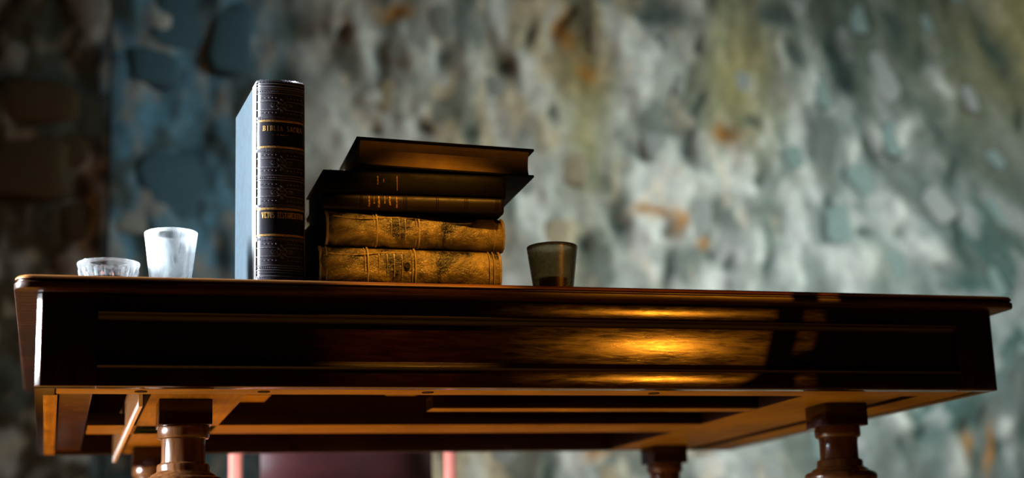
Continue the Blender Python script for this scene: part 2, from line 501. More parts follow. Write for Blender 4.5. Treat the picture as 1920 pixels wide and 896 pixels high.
def stone_mesh(name, seed, mat):
    bm = bmesh.new()
    bmesh.ops.create_cube(bm, size=2.0)
    bmesh.ops.bevel(bm, geom=list(bm.edges), offset=0.55, segments=3, affect='EDGES', profile=0.55)
    r = random.Random(seed)
    px, py, pz = (r.random() * 9 for _ in range(3))
    for vtx in bm.verts:
        p = vtx.co
        d = 0.14 * math.sin(2.1 * p.x + px) + 0.12 * math.sin(2.7 * p.z + pz + p.x) + 0.08 * math.sin(4.3 * p.y + py + p.z)
        vtx.co = p * (1 + d)
    me = bpy.data.meshes.new(name)
    bm.to_mesh(me)
    bm.free()
    for p in me.polygons:
        p.use_smooth = True
    me.materials.append(M[mat])
    return me


STM = {(s, mt): stone_mesh('stone', s, mt) for s in range(3) for mt in ('st_grey', 'st_tan', 'st_teal', 'st_brown', 'st_blue')}


def stone(parent, x, z, rx, rz, mt, yoff=0.0, rot=0.0, depth=0.02, base=None):
    X = np.array([[x]]); Z = np.array([[z]])
    h, _ = wall_relief(X, Z)
    y = float((wall_y(X, Z) if base is None else np.array([[base]]))[0, 0] - h[0, 0])
    o = bpy.data.objects.new('stone', STM[(random.randrange(3), mt)])
    COL.objects.link(o)
    o.parent = parent
    o.location = (x, y + depth * 0.45 + yoff, z)
    o.scale = (rx, depth, rz)
    o.rotation_euler = (0, rot, random.uniform(-0.15, 0.15))
    return o


# blocks that can be told apart in the dim left part of the wall
stone(wall_back, 0.50, 1.80, 0.19, 0.15, 'st_blue', depth=0.018)
stone(wall_back, 0.36, 2.30, 0.10, 0.07, 'st_blue', rot=0.2)
stone(wall_back, 0.46, 2.52, 0.12, 0.11, 'st_blue', rot=-0.1)
stone(wall_back, 0.66, 2.45, 0.09, 0.13, 'st_blue')
stone(wall_back, 0.30, 1.69, 0.07, 0.04, 'st_grey')
stone(wall_back, 0.80, 1.98, 0.10, 0.06, 'st_grey')
stone(wall_left, -0.06, 2.03, 0.15, 0.08, 'st_brown', base=3.26, depth=0.035)
stone(wall_left, -0.10, 1.80, 0.17, 0.10, 'st_brown', base=3.26, depth=0.035)
stone(wall_left, 0.10, 1.60, 0.08, 0.07, 'st_brown', base=3.26)
stone(wall_left, 0.08, 1.86, 0.05, 0.06, 'st_brown', base=3.26)
# rubble showing through the worn lime wash
rs = random.Random(5)
placed = []
tries = 0
while len(placed) < 120 and tries < 4000:
    tries += 1
    x = rs.uniform(0.75, 5.2); z = rs.uniform(0.35, 3.2)
    rx = rs.uniform(0.025, 0.07); rz = rx * rs.uniform(0.9, 1.9)
    if any((x - a) ** 2 + (z - b) ** 2 < (0.11 + rx + c) ** 2 for a, b, c in placed):
        continue
    if any(abs(x - c[0]) < 0.09 and abs(z - c[1]) < 0.12 for c in PITS + RUST):
        continue
    placed.append((x, z, rx))
    mt = rs.choice(['st_teal', 'st_teal', 'st_grey']) if x > 3.0 else rs.choice(['st_grey', 'st_grey', 'st_tan'])
    lean = max(0, min(1, (x - 2.7) / 1.2)) * max(0, min(1, (z - 0.9) / 1.0)) * 0.6
    stone(wall_back, x, z, rx, rz, mt, rot=-lean + rs.uniform(-0.2, 0.2), depth=rs.uniform(0.010, 0.018))

# added unseen boards behind the camera, shaped to shadow the evening sun
SUN = Vector((2.66, -3.60, 1.27))


def on_ray(x, z, kf=0.45):
    return SUN.lerp(Vector((x, 0, z)), kf)


blockers = empty('shadow_boards', on_ray(1.3, 0.0))
tag(blockers, kind='structure')


def blocker_board(name, pts, t=0.02, kf=0.45):
    """flat board whose outline is given where its shadow falls on the table front"""
    c = [on_ray(x, z, kf) - blockers.location for x, z in pts]
    n = len(c)
    vs = [p + Vector((0, -t / 2, 0)) for p in c] + [p + Vector((0, t / 2, 0)) for p in c]
    fs = [tuple(range(n)), tuple(reversed(range(n, 2 * n)))] + [(i, (i + 1) % n, n + (i + 1) % n, n + i) for i in range(n)]
    MB().add(vs, fs).build(name, M['mahogany_v'], blockers)


blocker_board('side_blocker', [(1.275, 0.1), (1.262, 0.60), (1.258, 0.66), (1.285, 0.72), (1.29, 0.80), (1.29, 1.6), (2.4, 1.6), (2.4, 0.1)])
blocker_board('bar_blocker', [(1.205, 0.60), (1.185, 0.60), (1.172, 0.64), (1.192, 0.70), (1.205, 0.77), (1.21, 0.9), (1.24, 0.9), (1.238, 0.76), (1.222, 0.69), (1.205, 0.64)])
blocker_board('side_blocker', [(-1.2, 0.1), (-1.2, 1.6), (0.74, 1.6), (0.70, 0.1)], 0.006, 0.06)
blocker_board('top_blocker', [(0.63, 0.885), (0.63, 1.6), (1.285, 1.6), (1.285, 0.885)])
blocker_board('slant_blocker', [(1.09, 0.595), (1.14, 0.622), (1.20, 0.655), (1.262, 0.672), (1.262, 0.645), (1.23, 0.630), (1.17, 0.60), (1.10, 0.56)])

# ------------------------------------------------------------------ table
TL, TD = 1.60, 1.142
ZB, ZU, ZT = 0.600, 0.739, 0.761
table = tag(empty('writing_table', (0.8, 0.57, 0)), 'long dark mahogany table with turned legs carrying the books and glasses', 'table')
tb = Vector((-0.8, -0.57, 0))


def tpart(mb_or, name, mat, parent=table, **kw):
    o = mb_or.build(name, mat, parent, **kw)
    if parent is table:
        o.location = tb
    return o


def tbox(name, mat, x0, x1, y0, y1, z0, z1, bev=0.0025, parent=table):
    o = tpart(MB().box(x0, x1, y0, y1, z0, z1), name, M[mat], parent, bevel=bev, smooth=True, autosmooth=50)
    if name in ('bottom_rail', 'leg_board', 'edge_board'):      # bare underneath, sides darkened in colour to stand for recess shade
        o.data.materials.append(M['bead'])
        for p in o.data.polygons:
            if p.normal.z > -0.6:
                p.material_index = 1
    return o


# top: rounded corners and a moulded edge
def rrect(x0, x1, y0, y1, r, n=8):
    pts = []
    for cx, cy, a0 in ((x1 - r, y0 + r, -PI / 2), (x1 - r, y1 - r, 0), (x0 + r, y1 - r, PI / 2), (x0 + r, y0 + r, PI)):
        for i in range(n + 1):
            a = a0 + PI / 2 * i / n
            pts.append((cx + r * math.cos(a), cy + r * math.sin(a)))
    return pts


mbt = MB()
prof = [(0.006, ZU), (0.001, ZU + 0.0015), (0.0, ZU + 0.004), (0.0, ZU + 0.010), (0.0035, ZU + 0.0125), (0.0035, ZU + 0.0140),
        (0.001, ZU + 0.0155), (0.0015, ZU + 0.0180), (0.004, ZU + 0.0205), (0.009, ZT)]
rings = []
for ins, z in prof:
    rings.append([(x, y, z) for x, y in rrect(-0.0324 + ins, TL + 0.0338 - ins, -0.0285 + ins, TD + 0.03 - ins, 0.026 - ins)])
nn = len(rings[0])
vs = [p for r in rings for p in r]
fs = []
for i in range(len(rings) - 1):
    for j in range(nn):
        fs.append((i * nn + j, i * nn + (j + 1) % nn, (i + 1) * nn + (j + 1) % nn, (i + 1) * nn + j))
fs.append(tuple(reversed(range(nn))))
fs.append(tuple((len(rings) - 1) * nn + j for j in range(nn)))
top_o = tpart(MB().add(vs, fs), 'tabletop', M['mahogany_top'], smooth=True, autosmooth=40)
top_o.data.materials.append(M['lit_rim'])
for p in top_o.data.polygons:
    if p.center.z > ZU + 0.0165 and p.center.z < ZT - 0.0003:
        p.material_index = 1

# front: stiles, rails, recessed panel, bead mouldings
def stile(x0, x1, left):
    c = 0.0085
    if left:
        poly = [(x0 + c, 0.0), (x1, 0.0), (x1, 0.028), (x0, 0.028), (x0, c * 1.22)]
    else:
        poly = [(x0, 0.0), (x1 - c, 0.0), (x1, c), (x1, 0.028), (x0, 0.028)]
    n = len(poly)
    vs = [(x, y, z) for z in (ZB, ZU) for x, y in poly]
    fs = [tuple(reversed(range(n))), tuple(range(n, 2 * n))] + [(i, (i + 1) % n, n + (i + 1) % n, n + i) for i in range(n)]
    tpart(MB().add(vs, fs), 'stile', M['mahogany_v'], bevel=0.0018, smooth=True, autosmooth=60)


stile(0.0, 0.088, True)
stile(TL - 0.078, TL, False)
tbox('rail', 'mahogany', 0.088, TL - 0.078, 0.0005, 0.028, ZB, 0.628)
tbox('rail', 'mahogany', 0.088, TL - 0.078, 0.0005, 0.028, 0.712, ZU)
tbox('panel', 'mahogany', 0.085, TL - 0.075, 0.009, 0.026, 0.622, 0.718, 0.001)


def bead(z0, z1, flip):
    pr = [(0.010, 0.0), (-0.0035, 0.10), (-0.006, 0.30), (-0.0035, 0.48), (0.001, 0.55), (0.002, 0.62), (0.003, 0.82), (0.010, 1.0)]
    rows = []
    for y, t in pr:
        t = 1 - t if flip else t
        z = z0 + (z1 - z0) * t
        rows.append([(0.088 + 0.004 * 0, y, z), (TL - 0.078, y, z)])
    return MB().grid(rows)


tpart(bead(0.626, 0.641, False), 'bead_moulding', M['bead'], smooth=True, autosmooth=60)
tpart(bead(0.699, 0.715, True), 'bead_moulding', M['bead'], smooth=True, autosmooth=60)
# sides and back
tbox('side_apron', 'mahogany_v', 0.0, 0.030, 0.028, TD - 0.03, ZB, ZU, 0.003)
tbox('side_apron', 'mahogany_v', TL - 0.030, TL, 0.028, TD - 0.03, ZB, ZU, 0.003)
tbox('back_apron', 'mahogany', 0.0, TL, TD - 0.030, TD, ZB, ZU, 0.003)
# bare wood under the table
tbox('bottom_rail', 'raw', 0.031, TL - 0.031, 0.029, 0.100, ZB + 0.001, ZB + 0.026)
tbox('bottom_rail', 'raw', 0.088, 1.274, 0.555, 0.705, ZB + 0.001, ZB + 0.024)
tbox('bottom_rail', 'raw', 0.66, 1.274, 0.286, 0.336, ZB + 0.001, ZB + 0.024)
tbox('edge_board', 'raw_y', 0.012, 0.034, 0.101, TD - 0.031, ZB - 0.0008, ZB + 0.02)
tbox('edge_board', 'leg', 0.036, 0.086, 0.101, TD - 0.031, ZB + 0.006, ZB + 0.05)
tbox('leg_board', 'raw_y', 0.172, 0.320, 0.101, TD - 0.031, ZB + 0.001, ZB + 0.046)
tbox('lit_face_strip', 'pale', 0.1535, 0.1600, 0.101, TD - 0.031, ZB - 0.018, ZB + 0.050, 0.001)  # added strip, its pale colour imitates the lit side of the leg board
tbox('leg_board', 'raw_y', 1.275, 1.468, 0.101, TD - 0.031, ZB + 0.001, ZB + 0.046)
tbox('edge_board', 'raw_y', 1.500, 1.569, 0.101, TD - 0.031, ZB + 0.001, ZB + 0.03)
tbox('cross_block', 'raw_y', 0.62, 0.68, 0.101, 0.50, ZB + 0.05, ZU - 0.001)
tbox('corner_block', 'raw', 0.321, 0.40, 0.42, 0.52, ZB + 0.04, ZU - 0.001)
# bored screw holes in the rails
for hx, hy in ((0.155, 0.062), (0.60, 0.062), (0.985, 0.064), (0.34, 0.060)):
    mb = MB().lathe([(0.0095, 0.0), (0.0095, 0.0012), (0.0065, 0.0012), (0.0060, 0.0004)], 16, (hx, hy, ZB - 0.0002), cap1=True)
    tpart(mb, 'screw_hole', M['dark'])

LEGP = [(0.0400, 0.5605), (0.0412, 0.558), (0.0412, 0.545), (0.0395, 0.5415), (0.0355, 0.5400), (0.0345, 0.532), (0.0345, 0.506),
        (0.0355, 0.5025), (0.0400, 0.5005), (0.0415, 0.497), (0.0415, 0.490), (0.0430, 0.4875), (0.0500, 0.484), (0.0520, 0.481),
        (0.0600, 0.4785), (0.0640, 0.475), (0.0655, 0.470), (0.0640, 0.464), (0.0585, 0.459), (0.0560, 0.450), (0.0600, 0.430),
        (0.0680, 0.395), (0.0710, 0.36), (0.0690, 0.32), (0.0580, 0.27), (0.0420, 0.225), (0.0360, 0.205), (0.0450, 0.198),
        (0.0470, 0.190), (0.0430, 0.182), (0.0330, 0.178), (0.0320, 0.150), (0.0380, 0.12), (0.0400, 0.09), (0.0340, 0.05),
        (0.0280, 0.03), (0.0340, 0.022), (0.0350, 0.008), (0.0300, 0.0)]
for lx, ly in ((0.2295, 0.193), (1.4025, 0.228), (0.2295, 0.985), (1.379, 1.030)):
    lg = empty('leg', (lx, ly, 0)); lg.parent = table; lg.location = Vector((lx, ly, 0)) + tb
    MB().lathe(LEGP, 56, cap0=True, cap1=True).build('turned_post', M['leg'], lg, smooth=True, autosmooth=35)
    hw = 0.0415
    MB().box(-hw, hw, -hw, hw, 0.560, ZB + 0.0005).build('block', M['mahogany_v'], lg, bevel=0.002, smooth=True, autosmooth=50)

# ------------------------------------------------------------------ books
class Spine:
    """local frame of an upright book: z along the spine, x across it, spine apex at y=0 facing -y"""
    def __init__(self, T, L, sag, e=1.0):
        self.hw, self.L, self.s, self.e = T / 2, L, sag, e

    def p(self, x, z, off=0.0):
        q = max(-1, min(1, x / self.hw))
        q = math.copysign(abs(q) ** (1 / self.e), q)
        a = math.asin(q)
        nx, ny = math.sin(a), -math.cos(a)
        ca = abs(math.cos(a)) ** self.e
        return Vector((x + nx * off, self.s - self.s * ca + ny * off, z))

    def bar(self, mb, x0, x1, z0, z1, h=0.0008, n=10):
        xs = [x0 + (x1 - x0) * i / n for i in range(n + 1)]
        rows = [[self.p(x, z0, -0.0004) for x in xs], [self.p(x, z0, h * 0.7) for x in xs], [self.p(x, (z0 + z1) / 2, h) for x in xs],
                [self.p(x, z1, h * 0.7) for x in xs], [self.p(x, z1, -0.0004) for x in xs]]
        mb.grid(rows)

    def stroke(self, mb, a, b, wd, h=0.0008):
        (ax, az), (bx, bz) = a, b
        dx, dz = bx - ax, bz - az
        l = math.hypot(dx, dz) or 1e-9
        nx, nz = -dz / l * wd / 2, dx / l * wd / 2
        q = [(ax + nx, az + nz), (ax - nx, az - nz), (bx - nx, bz - nz), (bx + nx, bz + nz)]
        vs = [self.p(x, z, h) for x, z in q] + [self.p(x, z, -0.0003) for x, z in q]
        mb.add(vs, [(0, 1, 2, 3), (0, 4, 5, 1), (1, 5, 6, 2), (2, 6, 7, 3), (3, 7, 4, 0)])

    def dot(self, mb, x, z, r, h=0.001, n=6):
        c = self.p(x, z, h)
        vs = [c] + [self.p(x + r * math.cos(2 * PI * i / n), z + r * math.sin(2 * PI * i / n), 0) for i in range(n)]
        mb.add(vs, [(0, 1 + i, 1 + (i + 1) % n) for i in range(n)])


# slab-serif capitals as strokes: (x0,z0,x1,z1,weight) in a box 0.7 wide, 1 high
T_, t_ = 0.20, 0.10
def arc(cx, cz, rx, rz, a0, a1, wt, n=6):
    o = []
    for i in range(n):
        a = math.radians(a0 + (a1 - a0) * i / n); b = math.radians(a0 + (a1 - a0) * (i + 1) / n)
        o.append((cx + rx * math.cos(a), cz + rz * math.sin(a), cx + rx * math.cos(b), cz + rz * math.sin(b), wt))
    return o


def ser(x, z, wd=0.34):
    return [(x - wd / 2, z, x + wd / 2, z, t_)]


stem = lambda x: [(x, 0, x, 1, T_)] + ser(x, 0.04) + ser(x, 0.96)
GLYPH = {
    'I': stem(0.35),
    'B': stem(0.18) + [(0.18, 0.95, 0.42, 0.95, t_), (0.18, 0.52, 0.42, 0.52, t_), (0.18, 0.05, 0.42, 0.05, t_)] + arc(0.40, 0.735, 0.18, 0.21, 90, -90, T_) + arc(0.40, 0.285, 0.22, 0.235, 90, -90, T_),
    'L': stem(0.20) + [(0.20, 0.05, 0.62, 0.05, t_), (0.62, 0.0, 0.62, 0.3, t_)],
    'A': [(0.08, 0, 0.34, 1, t_), (0.34, 1, 0.62, 0, T_), (0.18, 0.33, 0.54, 0.33, t_)] + ser(0.08, 0.04, 0.26) + ser(0.62, 0.04, 0.28),
    'S': arc(0.35, 0.74, 0.22, 0.21, 30, 270, 0.15) + arc(0.35, 0.27, 0.24, 0.23, 90, -150, 0.17),
    'C': arc(0.38, 0.5, 0.28, 0.45, 45, 315, 0.17, 10) + [(0.62, 0.66, 0.62, 0.94, t_)],
    'R': stem(0.18) + [(0.18, 0.95, 0.42, 0.95, t_), (0.18, 0.50, 0.42, 0.50, t_), (0.36, 0.5, 0.62, 0.0, T_)] + arc(0.40, 0.725, 0.19, 0.22, 90, -90, T_) + ser(0.62, 0.04, 0.2),
    'V': [(0.08, 1, 0.35, 0, T_), (0.35, 0, 0.62, 1, t_)] + ser(0.08, 0.96, 0.28) + ser(0.62, 0.96, 0.26),
    'E': stem(0.18) + [(0.18, 0.95, 0.60, 0.95, t_), (0.18, 0.5, 0.50, 0.5, t_), (0.18, 0.05, 0.62, 0.05, t_), (0.60, 0.75, 0.60, 1, t_), (0.62, 0, 0.62, 0.25, t_)],
    'T': [(0.35, 0, 0.35, 1, T_), (0.04, 0.95, 0.66, 0.95, t_), (0.05, 0.75, 0.05, 1, t_), (0.65, 0.75, 0.65, 1, t_)] + ser(0.35, 0.04),
    'U': [(0.14, 1, 0.14, 0.28, T_), (0.60, 1, 0.60, 0.28, t_)] + arc(0.37, 0.28, 0.23, 0.24, 180, 360, 0.13) + ser(0.14, 0.96, 0.28) + ser(0.60, 0.96, 0.24),
    'M': [(0.08, 0, 0.08, 1, t_), (0.66, 0, 0.66, 1, T_), (0.08, 1, 0.36, 0.2, T_), (0.36, 0.2, 0.66, 1, t_)] + ser(0.08, 0.04, 0.22) + ser(0.66, 0.04, 0.28),
    'N': [(0.10, 0, 0.10, 1, t_), (0.60, 0, 0.60, 1, t_), (0.10, 1, 0.60, 0, T_)] + ser(0.10, 0.04, 0.24) + ser(0.60, 0.96, 0.24),
}


def lettering(sp, text, x0, x1, z0, z1, h=0.0007):
    mb = MB()
    n = len(text)
    adv = (x1 - x0) / n
    for i, ch in enumerate(text):
        if ch not in GLYPH:
            continue
        sx = adv / 0.84
        bx = x0 + i * adv + 0.05 * adv
        for (ax, az, ex, ez, wt) in GLYPH[ch]:
            sp.stroke(mb, (bx + ax * sx, z0 + az * (z1 - z0)), (bx + ex * sx, z0 + ez * (z1 - z0)),
                      wt * (0.5 * sx + 0.5 * (z1 - z0)) * 0.95, h)
    return mb


def book_body(root, sp, T, L, D, bt, mats, square=0.004, leather_w=0.0, concave=0.0, crumple=0.0, seed=0, headcap=True):
    hw = T / 2
    s = sp.s
    # spine shell with folded-over caps
    nx, nz = 22, 90
    rnd = random.Random(seed)
    ox, oz = rnd.random() * 50, rnd.random() * 50
    rows = []
    for j in range(nz + 1):
        z = L * j / nz
        row = []
        for i in range(nx + 1):
            x = -hw + T * i / nx * 1.0
            off = 0.0
            if crumple:
                q = np.array([z * 26 + ox]); r_ = np.array([x * 40 + oz])
                off = crumple * float(fbm(q, r_, 3)[0] - 0.5) * (1 - (abs(x) / hw) ** 4)
            # ends roll in a little
            e_ = min(z, L - z)
            off -= 0.0015 * math.exp(-(e_ / 0.0015) ** 2)
            row.append(sp.p(x, z, off))
        rows.append(row)
    inner = [[Vector((p.x * 0.94, p.y + 0.0022, p.z)) for p in (rows[0], rows[-1])[k]] for k in (0, 1)]
    mb = MB().grid([inner[0]] + rows + [inner[1]])
    mb.build('spine', mats['spine'], root, smooth=True, autosmooth=60)
    for sgn in (-1, 1):
        a, b = sorted((sgn * hw, sgn * (hw - bt)))
        cv = MB().box(a, b, s - 0.001, D, 0, L).build('cover_board', mats['cover'], root, bevel=0.0009, smooth=True, autosmooth=50)
        if leather_w:
            a2, b2 = sorted((sgn * (hw + 0.0006), sgn * (hw - 0.001)))
            MB().box(a2, b2, s - 0.004, s + leather_w, -0.0, L).build('lit_hinge', M['hinge'], cv, bevel=0.0004)
    # page block with a hollow fore-edge
    pw = hw - bt - 0.0002
    n = 10
    prof = [(-pw, s * 0.75 + 0.003)] + [(pw, s * 0.75 + 0.003)]
    fore = []
    for i in range(n + 1):
        x = pw - 2 * pw * i / n
        fore.append((x, D - square - concave * (1 - (x / pw) ** 2)))
    poly = prof + fore
    m_ = len(poly)
    vs = [(x, y, square) for x, y in poly] + [(x, y, L - square) for x, y in poly]
    fs = [tuple(range(m_)), tuple(reversed(range(m_, 2 * m_)))] + [(i, (i + 1) % m_, m_ + (i + 1) % m_, m_ + i) for i in range(m_)]
    pb = MB().add(vs, fs).build('page_block', mats['pages'], root, smooth=True, autosmooth=40)
    return pb


# ---- tall black Bible standing upright
BT, BL, BD = 0.0760, 0.3235, 0.215
mrot = Matrix.Rotation(math.radians(2.8), 3, 'Z')
bible = tag(empty('upright_book', (0.3592, -0.004, ZT), mrot),
            'tall black leather Bible standing upright, its spine tooled and lettered in gold', 'book')
sp = Spine(BT, BL, 0.0165)
book_body(bible, sp, BT, BL, BD, 0.004, dict(spine=M['bible_leather'], cover=M['board_blue'], pages=M['paper_dark']), leather_w=0.030)
ZY = lambda y: BL * (1 - (y - 150) / 374.0)          # heights measured down the spine from its head
FULL = BT / 2 * 0.985


def px(x):
    return (x - 526.5) / 91 * BT


for y0, y1 in ((229.5, 274), (394, 437)):
    mb = MB(); sp.bar(mb, -FULL, FULL, ZY(y1), ZY(y0), 0.0005, 24)
    mb.build('title_panel', M['title_patch'], bible, smooth=True, autosmooth=50)
for y in (226.2, 228.4, 275.2, 277.2, 389.6, 391.8, 438.0, 440.0):
    mb = MB(); sp.bar(mb, -FULL, FULL, ZY(y + 0.55), ZY(y - 0.55), 0.0009, 24)
    mb.build('gilt_line', M['gold'], bible, smooth=True)
for y, hgt in ((157, 1.2), (163, 1.6), (167, 0.8), (175, 0.8), (329, 0.8), (337.5, 0.8), (494, 0.8), (502.5, 1.2), (507, 0.8), (513.5, 1.4)):
    mb = MB(); sp.bar(mb, -FULL, FULL, ZY(y + hgt / 2), ZY(y - hgt / 2), 0.0012, 24)
    mb.build('tooled_line', M['bible_tool'], bible, smooth=True)
for y in (171, 333.2, 498):
    mb = MB()
    for i in range(25):
        x = -FULL + 2 * FULL * (i + 0.5) / 25
        sp.dot(mb, x, ZY(y), 0.0011, 0.0013)
    mb.build('bead_row', M['bible_tool'], bible)
for y in (183.5, 212, 291, 320, 345.6, 376, 455, 485):
    mb = MB()
    for sg in (-1, 1):
        for xx in (489, 496, 502.5, 509, 515.5):
            sp.dot(mb, sg * px(xx), ZY(y), 0.0010, 0.0012)
            sp.stroke(mb, (sg * px(xx) - 0.0015, ZY(y)), (sg * px(xx) + 0.0015, ZY(y)), 0.0006, 0.0006)
    mb.build('dot_row', M['bible_tool'], bible)
for y in (151.5, 221.5, 282.5, 385, 446, 518):
    mb = MB()
    for i in range(44):
        x = -FULL + 2 * FULL * (i + 0.5) / 44
        hh = random.uniform(1.8, 3.2)
        sp.stroke(mb, (x, ZY(y - hh)), (x + random.uniform(-.0003, .0003), ZY(y + hh)), 0.0005, 0.0007)
    mb.build('hatched_band', M['bible_tool'], bible)
for yc, hh in ((198, 8.0), (305.7, 8.3), (360.3, 7.7), (469.5, 8.0)):
    u = BL / 374.0
    z = ZY(yc)
    mb = MB()
    wl = 0.0007
    for sg in (-1, 1):
        X = lambda v: sg * v
        e0, e1 = X(-FULL), X(px(518.5))
        n = 6
        for dz in (hh * u, -hh * u):
            for i in range(n):
                a_ = e0 + (e1 - e0) * i / n; b_ = e0 + (e1 - e0) * (i + 1) / n
                sp.stroke(mb, (a_, z + dz), (b_, z + dz), wl, 0.0011)
            # slanting end of the strap, running on into the lozenge
            sp.stroke(mb, (e1, z + dz), (X(px(523.5)), z + dz * 0.60), wl, 0.0011)
            sp.stroke(mb, (X(px(516.5)), z), (X(px(529)), z + dz * 1.55), wl * 1.1, 0.0013)
            sp.stroke(mb, (X(px(524)), z + dz * 0.62), (X(px(529)), z + dz * 0.05), wl, 0.0011)
            sp.stroke(mb, (X(px(529)), z + dz * 0.25), (X(px(534)), z + dz * 0.80), wl * 1.2, 0.0012)
        for q in (0, 1):
            bx = px(506 + 4 * q)
            for dz in (3.6 * u, -3.6 * u):
                sp.stroke(mb, (X(bx), z), (X(bx + 0.0034), z + dz), wl, 0.0011)
    mb.build('lozenge_ornament', M['bible_tool'], bible)
lettering(sp, 'BIBLIA SACRA', px(491.5), px(566), ZY(246), ZY(236.5)).build('title_lettering', M['gold'], bible)
lettering(sp, 'VETUS TESTAMENTUM', px(490.5), px(567), ZY(408), ZY(397)).build('title_lettering', M['gold'], bible)
mb = MB()
for a_, b_ in ((508, 520), (523, 529), (531, 541)):
    sp.stroke(mb, (px(a_), ZY(253.5)), (px(b_), ZY(253.5)), 0.0007, 0.0006)
sp.dot(mb, px(525), ZY(253.5), 0.0014, 0.0012); sp.dot(mb, px(530), ZY(253.5), 0.0012, 0.0012)
mb.build('gilt_dash', M['gold'], bible)

# ---- stack of lying books
def lying(yaw, flip=False):
    if flip:
        cols = (Vector((0, 0, 1)), Vector((0, -1, 0)), Vector((1, 0, 0)))
    else:
        cols = (Vector((0, 0, -1)), Vector((0, 1, 0)), Vector((1, 0, 0)))
    return Matrix.Rotation(yaw, 3, 'Z') @ Matrix(cols).transposed()


def lying_root(name, label, x_left, y_front, zmid, yaw_deg):
    r = empty(name, (x_left, y_front, zmid), lying(math.radians(yaw_deg)))
    return tag(r, label, 'book', 'books lying in the stack')


def ridge(root, sp, L, zc, wd, h, mat, name='raised_band', x0=None, x1=None):
    mb = MB()
    f = sp.hw * 0.97
    sp.bar(mb, -f if x0 is None else x0, f if x1 is None else x1, zc - wd / 2, zc + wd / 2, h, 20)
    mb.build(name, mat, root, smooth=True)


def vellum_book(label, xl, yf, z0, T, L, D, yaw, bands, cols, seed, right_bands, fold):
    r = lying_root('vellum_book', label, xl, yf, z0 + T / 2, yaw)
    s = Spine(T, L, 0.017, 0.9)
    book_body(r, s, T, L, D, 0.0035, dict(spine=M['vellum'], cover=M['vellum_side'], pages=M['paper_dark']), crumple=0.0075, seed=seed)
    for b in bands:
        ridge(r, s, L, b, 0.0026, 0.0022, M['vellum_line'])
        ridge(r, s, L, b - 0.005, 0.0012, 0.0010, M['vellum_line'], 'tooled_line')
    for b in right_bands:
        ridge(r, s, L, b, 0.0018, 0.0015, M['vellum_line'], 'tooled_line')
    # worn rows of lettering pressed between the bands
    for c, wd, full in cols:
        mb = MB()
        x = -T * 0.30
        rr = random.Random(seed + int(c * 1e4))
        while x < T * 0.26:
            l = rr.uniform(0.0010, 0.0026)
            s.stroke(mb, (x, c + rr.uniform(-.0003, .0003)), (x + l, c + rr.uniform(-.0003, .0003)), wd, 0.0016)
            x += l + rr.uniform(0.0004, 0.0012)
        mb.build('spine_lettering', M['vellum_line'], r)
    # long crease where the skin has lifted along the upper joint
    mb = MB()
    zz = fold[0]
    rr = random.Random(seed)
    pts = []
    while zz < fold[1]:
        pts.append((-T * (0.30 + 0.05 * math.sin(zz * 40 + seed)) , zz)); zz += 0.012
    for a_, b_ in zip(pts[:-1], pts[1:]):
        s.stroke(mb, a_, b_, 0.0012, 0.0016)
    mb.build('crease', M['vellum_line'], r, smooth=True)
    # worn, rounded cap at each end of the spine
    for ze, sg in ((0.0, 1), (L, -1)):
        mb = MB()
        n = 16
        rows = []
        for kk in range(7):
            a_ = PI * kk / 6
            row = []
            for i in range(n + 1):
                x = (-1 + 2 * i / n) * s.hw * 0.98
                row.append(s.p(x, ze + sg * (0.0018 - 0.0024 * math.cos(a_)), 0.0017 * math.sin(a_) - 0.0003))
            rows.append(row)
        mb.grid(rows)
        mb.build('headcap', M['vellum_line'], r, smooth=True)
    return r


zA = ZT
vellum_book('golden brown vellum book at the bottom of the stack, spine with a small round hole', 0.4172, -0.0065, zA, 0.0605, 0.2955, 0.20, 2.2,
            [0.0765, 0.153], [(0.094, 0.0010, 1), (0.107, 0.0010, 1), (0.1185, 0.0014, 1), (0.131, 0.0010, 1)], 3, [0.011, 0.276, 0.283], (0.012, 0.14))
zB = zA + 0.0628
vellum_book('golden brown vellum book second from the bottom, creased along its spine', 0.4285, -0.0068, zB, 0.0552, 0.2945, 0.19, 4.2,
            [0.081, 0.150], [(0.0935, 0.0008, 1), (0.104, 0.0012, 1), (0.1175, 0.0009, 1), (0.127, 0.0011, 1)], 9, [0.277], (0.010, 0.24))
# small bored hole in the bottom spine
vb = bpy.data.objects['vellum_book']
s = Spine(0.0605, 0.2955, 0.017, 0.9)
mb = MB()
cpt = s.p(-0.001, 0.139, 0.0014)
for r_, dy in ((0.0050, 0.0), (0.0036, -0.0006), (0.0030, 0.0004)):
    pass
mb.lathe([(0.0052, 0.0), (0.0046, 0.0012), (0.0036, 0.0012), (0.0030, 0.0003)], 14, cap1=True)
hole = mb.build('worm_hole', M['dark'], vb)
hole.rotation_euler = (PI / 2, 0, 0)
hole.location = cpt

